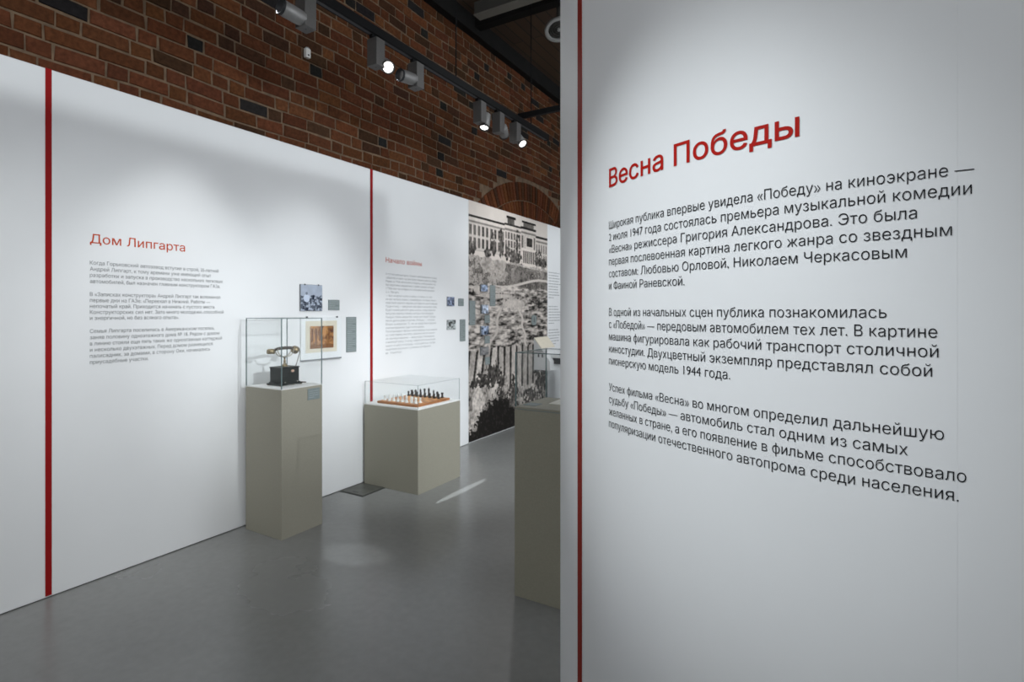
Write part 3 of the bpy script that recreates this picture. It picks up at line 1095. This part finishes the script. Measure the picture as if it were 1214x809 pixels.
# telephone: axis along y, front towards the room (+x)
t = thing('telephone', 'antique black magneto telephone with brass handset on a nickel cradle', 'telephone', (-3.300, 2.462, PH))
hx, hy = 0.062, 0.072
mb = MB()
prof = [(-hx - 0.016, 0.0), (hx + 0.016, 0.0), (hx + 0.017, 0.010), (hx + 0.010, 0.016), (hx, 0.026), (-hx, 0.026), (-hx - 0.010, 0.016), (-hx - 0.017, 0.010)]
mb.box(-hx - 0.016, hx + 0.016, -hy - 0.016, hy + 0.016, 0.004, 0.014, 0.003, 2)
mb.box(-hx - 0.006, hx + 0.006, -hy - 0.006, hy + 0.006, 0.013, 0.022, 0.003, 2)
mb.build('base', M['blackpaint'], t)
for sx in (-1, 1):
    for sy in (-1, 1):
        MB().lathe([(0.0, 0), (0.009, 0), (0.010, 0.003), (0.008, 0.006), (0, 0.006)], 12, Matrix.Translation((sx * (hx + 0.006), sy * (hy + 0.006), 0))).build('foot', M['brass'], t)
mb = MB()
mb.box(-hx, hx, -hy, hy, 0.021, 0.120, 0.004, 2)
mb.build('housing', M['blackpaint'], t)
mb = MB()
mb.box(-hx - 0.004, hx + 0.004, -hy - 0.004, hy + 0.004, 0.119, 0.127, 0.003, 2)
mb.build('lid', M['blackpaint'], t)
MB().lathe([(0, 0), (0.013, 0), (0.013, 0.003), (0.010, 0.005), (0, 0.005)], 20, Matrix.Translation((hx, 0.018, 0.098)) @ Matrix.Rotation(PI / 2, 4, 'Y') @ Matrix.Scale(0.7, 4, (1, 0, 0))).build('badge', mat('copper_badge', (0.55, 0.36, 0.26), 0.5), t)
for sy in (-1, 1):
    MB().lathe([(0, 0), (0.0045, 0), (0.004, 0.003), (0, 0.004)], 12, Matrix.Translation((hx + 0.010, sy * 0.05, 0.024)) @ Matrix.Rotation(PI / 2, 4, 'Y')).build('screw', M['nickel'], t)
# crank on the side
cr = MB()
cr.tube([(0, hy, 0.07), (0, hy + 0.012, 0.07)], 0.006)
cr.tube([(0, hy + 0.010, 0.07), (0.0, hy + 0.012, 0.050), (0.0, hy + 0.013, 0.032)], 0.003)
ck = cr.build('crank', M['brass'], t)
MB().lathe([(0, 0), (0.006, 0.002), (0.007, 0.010), (0.005, 0.018), (0, 0.019)], 12, Matrix.Translation((0, hy + 0.013, 0.032)) @ Matrix.Rotation(-PI / 2, 4, 'X')).build('crank_handle', M['bakelite'], ck)
# cradle
mb = MB()
mb.lathe([(0, 0.125), (0.026, 0.126), (0.024, 0.134), (0.013, 0.142), (0.009, 0.150), (0.007, 0.160), (0.010, 0.166), (0.006, 0.172), (0.006, 0.186), (0.012, 0.192), (0.010, 0.198), (0, 0.199)], 18)
cd = mb.build('cradle_post', M['brass'], t)
mb = MB()
pts = [(0, -0.062, 0.250), (0, -0.064, 0.238), (0, -0.055, 0.218), (0, -0.038, 0.203), (0, -0.015, 0.196), (0, 0.015, 0.196), (0, 0.038, 0.203), (0, 0.055, 0.218), (0, 0.064, 0.238), (0, 0.062, 0.250)]
for dx in (-0.014, 0.014):
    mb.tube([(p[0] + dx, p[1], p[2]) for p in pts], 0.0034)
mb.build('cradle_fork', M['nickel'], cd)
# handset lying across the cradle, along y
hs = MB().tube([(0, -0.085, 0.247), (0, -0.05, 0.255), (0, 0, 0.257), (0, 0.05, 0.255), (0, 0.072, 0.252)], [0.008, 0.0105, 0.0115, 0.0105, 0.009], 14).build('handset', M['bakelite'], t)
mx = Matrix.Translation((0, -0.108, 0.252)) @ Matrix.Rotation(0, 4, 'X')
MB().lathe([(0, -0.030), (0.022, -0.030), (0.027, -0.026), (0.028, -0.012), (0.026, -0.002), (0.018, 0.004), (0, 0.006)], 24, mx).build('earpiece', M['brass'], hs)
mx = Matrix.Translation((0, 0.092, 0.250)) @ Matrix.Rotation(math.radians(-28), 4, 'X')
MB().lathe([(0, -0.040), (0.015, -0.038), (0.024, -0.030), (0.028, -0.016), (0.026, 0.002), (0.016, 0.012), (0, 0.014)], 24, mx).build('mouthpiece', M['brass'], hs)
MB().tube([(0, 0.104, 0.258), (0, 0.120, 0.248), (0, 0.126, 0.222), (0, 0.120, 0.200), (0, 0.106, 0.160), (0, 0.092, 0.125), (0, 0.082, 0.100), (0, 0.073, 0.090)], 0.0028).build('handset_cord', M['cord'], hs)
MB().tube([(-0.02, 0.088, 0.012), (-0.02, 0.100, 0.012), (-0.015, 0.112, 0.007), (0.0, 0.120, 0.006), (0.020, 0.128, 0.005), (0.050, 0.140, 0.005)], 0.004).build('line_cord', M['cord'], t)
MB().tube([(hx + 0.006, -0.03, 0.008), (hx + 0.024, -0.020, 0.005), (hx + 0.030, 0.0, 0.004), (hx + 0.024, 0.022, 0.005), (hx + 0.010, 0.03, 0.008)], 0.0028).build('loose_wire', M['cordwhite'], t)

# ------------------------------------------------------------------ chess stand
QX0, QX1, QY0, QY1 = -3.505, -2.898, 3.416, 4.000
QH = 0.705
t = thing('display_pedestal', 'low wide taupe pedestal with white top carrying the chess board', 'pedestal', ((QX0 + QX1) / 2, (QY0 + QY1) / 2, 0))
a, b = (QX1 - QX0) / 2, (QY1 - QY0) / 2
rbox('body', M['taupe'], t, -a, a, -b, b, 0, QH - 0.012, 0.0015)
rbox('top', M['plinth'], t, -a + 0.003, a - 0.003, -b + 0.003, b - 0.003, QH - 0.012, QH, 0.001)
glass_case('low clear glass case covering the chess board', QX0 + .003, QX1 - .003, QY0 + .003, QY1 - .003, QH, 0.896, True, edge_r=0.0016)

BCX, BCY = -3.175, 3.690
BW = 0.45
bt = thing('chess_board', 'wooden chess board with orange-brown squares on the low white-topped stand', 'chess board', (BCX, BCY, QH))
bz = 0.022
rbox('frame', M['board_frame'], bt, -BW / 2, BW / 2, -BW / 2, BW / 2, 0, bz - 0.002, 0.002)
sq = 0.050
for nm, mm, par in (('light_squares', M['board_light'], 0), ('dark_squares', M['board_dark'], 1)):
    mb = MB()
    for i in range(8):
        for j in range(8):
            if (i + j) % 2 == par:
                mb.box((i - 4) * sq, (i - 3) * sq, (j - 4) * sq, (j - 3) * sq, bz - 0.003, bz)
    mb.build(nm, mm, bt)

def piece_mesh(kind, m):
    mb = MB()
    base = [(0, 0), (0.0155, 0), (0.016, 0.004), (0.013, 0.007), (0.0105, 0.009)]
    if kind == 'pawn':
        mb.lathe(base + [(0.007, 0.018), (0.006, 0.024), (0.0095, 0.026), (0.006, 0.028), (0.0085, 0.032), (0.009, 0.036), (0.0075, 0.041), (0, 0.044)], 14)
    elif kind == 'rook':
        mb.lathe(base + [(0.009, 0.018), (0.008, 0.034), (0.012, 0.037), (0.012, 0.046), (0.0085, 0.046), (0.0085, 0.042), (0, 0.042)], 14)
    elif kind == 'bishop':
        mb.lathe(base + [(0.007, 0.022), (0.006, 0.036), (0.0105, 0.038), (0.006, 0.040), (0.009, 0.047), (0.008, 0.054), (0.003, 0.061), (0.0035, 0.064), (0, 0.066)], 14)
    elif kind == 'queen':
        mb.lathe(base + [(0.008, 0.022), (0.0065, 0.045), (0.0115, 0.048), (0.007, 0.051), (0.012, 0.064), (0.0095, 0.066), (0.006, 0.066), (0.004, 0.070), (0, 0.073)], 14)
    elif kind == 'king':
        mb.lathe(base + [(0.0085, 0.022), (0.007, 0.048), (0.012, 0.051), (0.008, 0.054), (0.011, 0.068), (0.007, 0.072), (0, 0.073)], 14)
        mb.box(-0.0016, 0.0016, -0.0016, 0.0016, 0.071, 0.083)
        mb.box(-0.0016, 0.0016, -0.005, 0.005, 0.0755, 0.079)
    else:
        mb.lathe(base + [(0.010, 0.014), (0.0085, 0.018), (0, 0.019)], 14)
        pro = [(-0.008, 0.017), (0.009, 0.017), (0.008, 0.028), (0.003, 0.034), (0.006, 0.036), (0.013, 0.033), (0.015, 0.038), (0.008, 0.048), (0.003, 0.055), (0.0, 0.052), (-0.007, 0.046), (-0.010, 0.032)]
        mb.prism([(p[0], p[1]) for p in pro], 'x', -0.0055, 0.0055)
    o = mb.build('chess_' + kind, m)
    return o

def chess_side(m, colour, back, front, rz):
    order = ['rook', 'knight', 'bishop', 'queen', 'king', 'bishop', 'knight', 'rook']
    protos = {}
    def put(kind, i, j, label, group):
        if kind not in protos:
            protos[kind] = piece_mesh(kind, m)
            o = protos[kind]
        else:
            o = protos[kind].copy()
            C.objects.link(o)
        jx, jy = random.uniform(-.004, .004), random.uniform(-.004, .004)
        o.location = (BCX + (i - 3.5) * sq + jx, BCY + (j - 3.5) * sq + jy, QH + bz)
        o.rotation_euler = (0, 0, rz)
        tag(o, label, 'chess piece', group)
    side = 'near' if back == 0 else 'far'
    for i, k in enumerate(order):
        if k in ('queen', 'king'):
            lab = '%s chess %s standing in the back row of the wooden board' % (colour, k)
            put(k, i, back, lab, None)
        else:
            where = 'toward the wall' if i < 4 else 'toward the room'
            put(k, i, back, '%s chess %s in the back row, on the side %s' % (colour, k, where), '%s chess pieces' % colour)
    for i in range(8):
        put('pawn', i, front, '%s chess pawn in the front row of the %s pieces' % (colour, colour), '%s chess pawns' % colour)
chess_side(M['piece_white'], 'white', 0, 1, 0)
chess_side(M['piece_black'], 'black', 7, 6, PI)

# ------------------------------------------------------------------ document stand beside the curved wall
RX0, RX1, RY0, RY1 = -1.434, -1.062, 2.467, 2.832
RH = 1.0
t = thing('display_pedestal', 'tall shaded taupe pedestal partly hidden by the curved wall', 'pedestal', ((RX0 + RX1) / 2, (RY0 + RY1) / 2, 0))
a, b = (RX1 - RX0) / 2, (RY1 - RY0) / 2
rbox('body', M['taupe_shaded'], t, -a, a, -b, b, 0, RH - 0.014, 0.0015)
rbox('top', M['taupe'], t, -a + 0.002, a - 0.002, -b + 0.002, b - 0.002, RH - 0.010, RH, 0.001)
rbox('top_rim', M['label'], t, -a + 0.004, a - 0.004, -b + 0.004, b - 0.004, RH - 0.0142, RH - 0.0098)
glass_case('clear glass case on the shaded pedestal beside the curved wall', RX0 + .003, RX1 - .003, RY0 + .003, RY1 - .003, RH, 1.287, edge_r=0.004)
o = rbox('document', M['paper'], None, -0.075, 0.075, -0.085, 0.085, 0, 0.003, 0.0008)
o.location = (-1.243, 2.715, RH)
o.rotation_euler = (0, 0, 0.06)
tag(o, 'cream paper document lying in the glass case beside the curved wall', 'document')
t = thing('caption_plate', 'small grey caption plate lying flat inside the case beside the curved wall', 'caption plate', (-1.378, 2.565, RH))
rbox('plate', M['label'], t, -0.038, 0.038, -0.04, 0.04, 0, 0.003, 0.0006)
mb = MB()
for i in range(4):
    mb.box(-0.03, 0.03 if i < 3 else 0.0, -0.026 + i * 0.016, -0.0235 + i * 0.016, 0.0028, 0.0034)
mb.build('print_lines', M['labelink'], t)

# ------------------------------------------------------------------ slanted wall display beyond
t = thing('slanted_display', 'white wall-mounted display box with slanted cream top at the edge of the mural', 'display box', (WX + 0.003, 6.60, 0.70))
prof = [(0.0, 0.0), (0.25, 0.0), (0.25, 0.122), (0.0, 0.44)]
MB().prism(prof, 'y', 0.0, 0.42).build('body', M['wedge'], t)
mb = MB()
n = Vector((0.318, 0.25)).normalized() * 0.008
def on_s(k):
    return Vector((0.25 * k, 0.44 - 0.318 * k))
q = [on_s(0.0), on_s(0.46), on_s(0.46) + n, on_s(0.0) + n]
mb.prism([(p.x, p.y) for p in q], 'y', 0.0, 0.42)
mb.build('slanted_sheet', M['cream'], t)
mb = MB().box(0.205, 0.42, 0.10, 0.75, 0.165, 0.215, 0.002)
lg = mb.build('ledge', M['wedge'], t)
MB().box(0.235, 0.40, 0.12, 0.72, 0.08, 0.164).build('slot', M['dark'], t)
for k in (0.075, 0.135):
    MB().prism([(k - .010, 0.175), (k + .010, 0.175), (k + .012, 0.205), (k, 0.232), (k - .012, 0.205)], 'y', -0.003, 0.001).build('finger_hole', M['dark'], t)
MB().box(0.30, 0.40, 0.35, 0.72, -0.70, 0.082).build('support', M['wedge'], t)

# ------------------------------------------------------------------ floor hatch
t = thing('floor_hatch', 'square dark metal hatch plate let into the floor beside the chess stand', 'floor hatch', (-3.390, 3.290, 0))
rbox('frame', M['hatchframe'], t, -0.132, 0.132, -0.134, 0.125, 0.0, 0.004, 0.001)
rbox('plate', M['hatch'], t, -0.120, 0.120, -0.122, 0.113, 0.003, 0.0065, 0.001)
rbox('lift_slot', M['dark'], t, -0.03, 0.03, -0.09, -0.08, 0.006, 0.0072)

# ------------------------------------------------------------------ track and spotlights
TX = -2.65
TZ = 3.365
t = thing('lighting_track', 'black lighting track running along the brick wall above the spotlights', 'lighting track', (TX, 1.2, TZ))
rbox('rail', M['track'], t, -0.026, 0.026, -4.0, 4.05, 0.0, 0.062, 0.003)
rbox('slot', M['dark'], t, -0.012, 0.012, -3.99, 4.03, -0.0008, 0.001)
rbox('end_cap', M['track'], t, -0.028, 0.028, 4.045, 4.06, -0.002, 0.064, 0.002)
for yy in (-2.4, 0.0, 2.4, 3.7):
    MB().tube([(0, yy, 0.06), (0, yy, CZ - TZ - 0.002)], 0.005).build('hanger', M['track'], t)
t = thing('cross_rail', 'short black rail branching from the end of the lighting track', 'rail', (TX, 4.69, 3.427))
rbox('bar', M['track'], t, -0.03, 1.35, -0.022, 0.022, 0.0005, 0.052, 0.003)
rbox('end_cap', M['track'], t, 1.348, 1.362, -0.024, 0.024, -0.001, 0.054, 0.002)

def lamp(y, label, side, direction, lit, roll=0.0, head_dx=0.0, head_len=0.145, head_dz=-0.04, power=0, deg=60, aim=None, blend=1.0, deep=0.46):
    """silver box hung under the track with a cylindrical head on one side (side=+1: further along the wall)"""
    t = thing('track_spotlight', label, 'spotlight', (TX, y, TZ), 0, 'spotlights on the black track')
    rbox('adapter', M['track'], t, -0.016, 0.016, -0.05, 0.05, -0.022, 0.0005, 0.002)
    bxo = rbox('driver_box', M['lampbox'], t, -0.044, 0.044, -0.040, 0.040, -0.205, -0.021, 0.003, 2)
    MB().lathe([(0, -0.2062), (0.006, -0.2062), (0.006, -0.2045), (0, -0.2045)], 12).build('screw', M['dark'], bxo)
    hc = Vector((head_dx, side * 0.088, -0.155 + head_dz * 0))
    MB().tube([(0, side * 0.038, hc.z), (hc.x * .6, side * 0.062, hc.z)], 0.011).build('swivel_arm', M['lampinner'], t)
    d = Vector(direction).normalized()
    rot = d.to_track_quat('Z', 'Y').to_matrix().to_4x4()
    mx = Matrix.Translation(hc) @ rot
    L = head_len
    hd = MB().lathe([(0, -L * .45), (0.038, -L * .45), (0.042, -L * .42), (0.044, -L * .1), (0.044, L * .55), (0.040, L * .55), (0.040, L * deep), (0, L * deep)], 28, mx).build('lamp_head', M['lampgrey'], t)
    MB().lathe([(0.0396, L * (deep + .01)), (0.0396, L * .555), (0.0446, L * .565), (0.0452, L * .50), (0.0441, L * .50), (0.0441, L * .45)], 28, mx, False).build('front_ring', M['lampinner'], hd)
    MB().lathe([(0, L * (deep + .01)), (0.0345, L * (deep + .01)), (0.032, L * (deep + .04)), (0, L * (deep + .055))], 24, mx).build('lens', M['lens'], hd)
    if power:
        p = Vector((TX, y, TZ)) + hc + d * (L * .5 + 0.03)
        tgt = aim if aim else p + d
        spot(p, tgt, power, deg, blend, 0.04, NEUT)
    return t

lamps = [
    (2.120, -1, (-0.12, -1.0, 0.10), 'leftmost spotlight on the track, its head turned to the left along the wall', 74, (-3.53, 1.85, 1.15), 54, 0.10),
    (2.690, +1, (0.78, -0.40, -0.55), 'spotlight with bright round lens facing us, beside the second silver box', 6, (-0.6, 1.45, 1.4), 56, 0.46),
    (3.100, -1, (-0.12, -1.0, -0.08), 'third spotlight from the left, dull head turned left toward the bright lens', 27, (-3.53, 2.80, 1.15), 54, 0.10),
    (3.950, +1, (0.06, -0.32, -1.0), 'fourth spotlight from the left, head pointing down and partly lit', 21, (-3.53, 4.1, 1.15), 56, 0.46),
    (4.262, +1, (-0.45, 1.0, -0.25), 'fifth spotlight from the left, dull head with its lens turned away', 6, (-3.53, 4.9, 1.2), 62, 0.10),
    (4.570, +1, (0.66, -0.25, -0.75), 'farthest spotlight at the end of the track, bright lens facing the room', 50, (-0.9, 3.4, 0.8), 70, 0.46),
]
for y, side, dr, lab, pw, aim, dg, dp in lamps:
    lamp(y, lab, side, dr, True, power=pw, aim=aim, deg=dg, deep=dp)
# unseen spots added off the track to brighten the mural and wall beyond
spot((-2.3, 5.6, 3.3), (-3.53, 5.9, 1.3), 56, 95, 0.9, 0.05, NEUT)
spot((-2.0, 7.2, 3.3), (-3.53, 7.4, 1.2), 45, 90, 0.9, 0.05, COOL)

# unseen squeezed spots added to draw light streaks on the floor between stands
b1 = spot((-2.655, 3.70, 3.15), (-2.655, 3.70, 0.0), 420, 13.6, 0.18, 0.01, COOL)
b1.rotation_euler = (0, 0, 0)
b1.scale = (0.095, 1, 1)
b2 = spot((-2.52, 2.39, 3.15), (-2.52, 2.39, 0.0), 75, 9.5, 0.5, 0.02, COOL)
b2.rotation_euler = (0, 0, 0.15)
b2.scale = (1, 0.62, 1)

# ------------------------------------------------------------------ high on the brick wall and ceiling
t = thing('sensor_box', 'small white sensor box fixed on the brick wall left of the spotlights', 'sensor', (BX + 0.010, 2.92, 3.55))
rbox('body', M['plastic'], t, 0.0, 0.035, -0.022, 0.022, 0.0, 0.075, 0.006, 2)
rbox('cap', M['vent'], t, 0.004, 0.030, -0.015, 0.015, 0.073, 0.085, 0.004)
MB().lathe([(0, 0), (0.008, 0.001), (0.006, 0.005), (0, 0.006)], 12, Matrix.Translation((0.034, 0, 0.02)) @ Matrix.Rotation(PI / 2, 4, 'Y')).build('lens', M['dark'], t)

t = thing('ceiling_duct', 'long grey box duct with pale lower lip under the plank ceiling', 'duct', (-3.20, 4.72, 4.6))
rbox('body', M['duct'], t, 0.0, 3.2, -0.055, 0.055, 0.012, 0.14, 0.003)
rbox('lower_lip', M['ductlip'], t, -0.004, 3.2, -0.060, 0.060, 0.0, 0.0125, 0.002)
for xx in (0.5, 2.6):
    MB().tube([(xx, 0, 0.138), (xx, 0, CZ - 4.6 - 0.132)], 0.006).build('hanger', M['track'], t)
    rbox('hanger_plate', M['track'], t, xx - 0.03, xx + 0.03, -0.03, 0.03, CZ - 4.6 - 0.135, CZ - 4.6 - 0.001)

t = thing('ceiling_diffuser', 'round grey air diffuser hanging below the dark ceiling beside the curved wall', 'air vent', (-2.58, 5.42, 4.6))
tilt = Matrix.Translation((0, 0, 0.02)) @ Matrix.Rotation(math.radians(-24), 4, (0.70, 0.71, 0)) @ Matrix.Scale(1.12, 4)
MB().lathe([(0.105, 0.004), (0.136, -0.004), (0.142, 0.004), (0.142, 0.020), (0.125, 0.034), (0.105, 0.034), (0.105, 0.004)], 40, tilt, False).build('ring', M['vent'], t)
MB().lathe([(0, 0.026), (0.106, 0.026), (0.106, 0.040), (0, 0.060)], 30, tilt).build('grille', M['duct'], t)
MB().lathe([(0, 0.075), (0.03, 0.075), (0.03, CZ - 4.6 - 0.001), (0, CZ - 4.6 - 0.001)], 20).build('stem', M['duct'], t)
for r in (0.042, 0.066, 0.088):
    MB().lathe([(r - .005, 0.010), (r + .005, 0.008), (r + .005, 0.027), (r - .005, 0.027), (r - .005, 0.010)], 30, tilt, False).build('louvre', M['duct'], t)
MB().lathe([(0, 0.0), (0.018, 0.002), (0.02, 0.010), (0.012, 0.027), (0, 0.027)], 20, tilt).build('centre_cap', M['vent'], t)
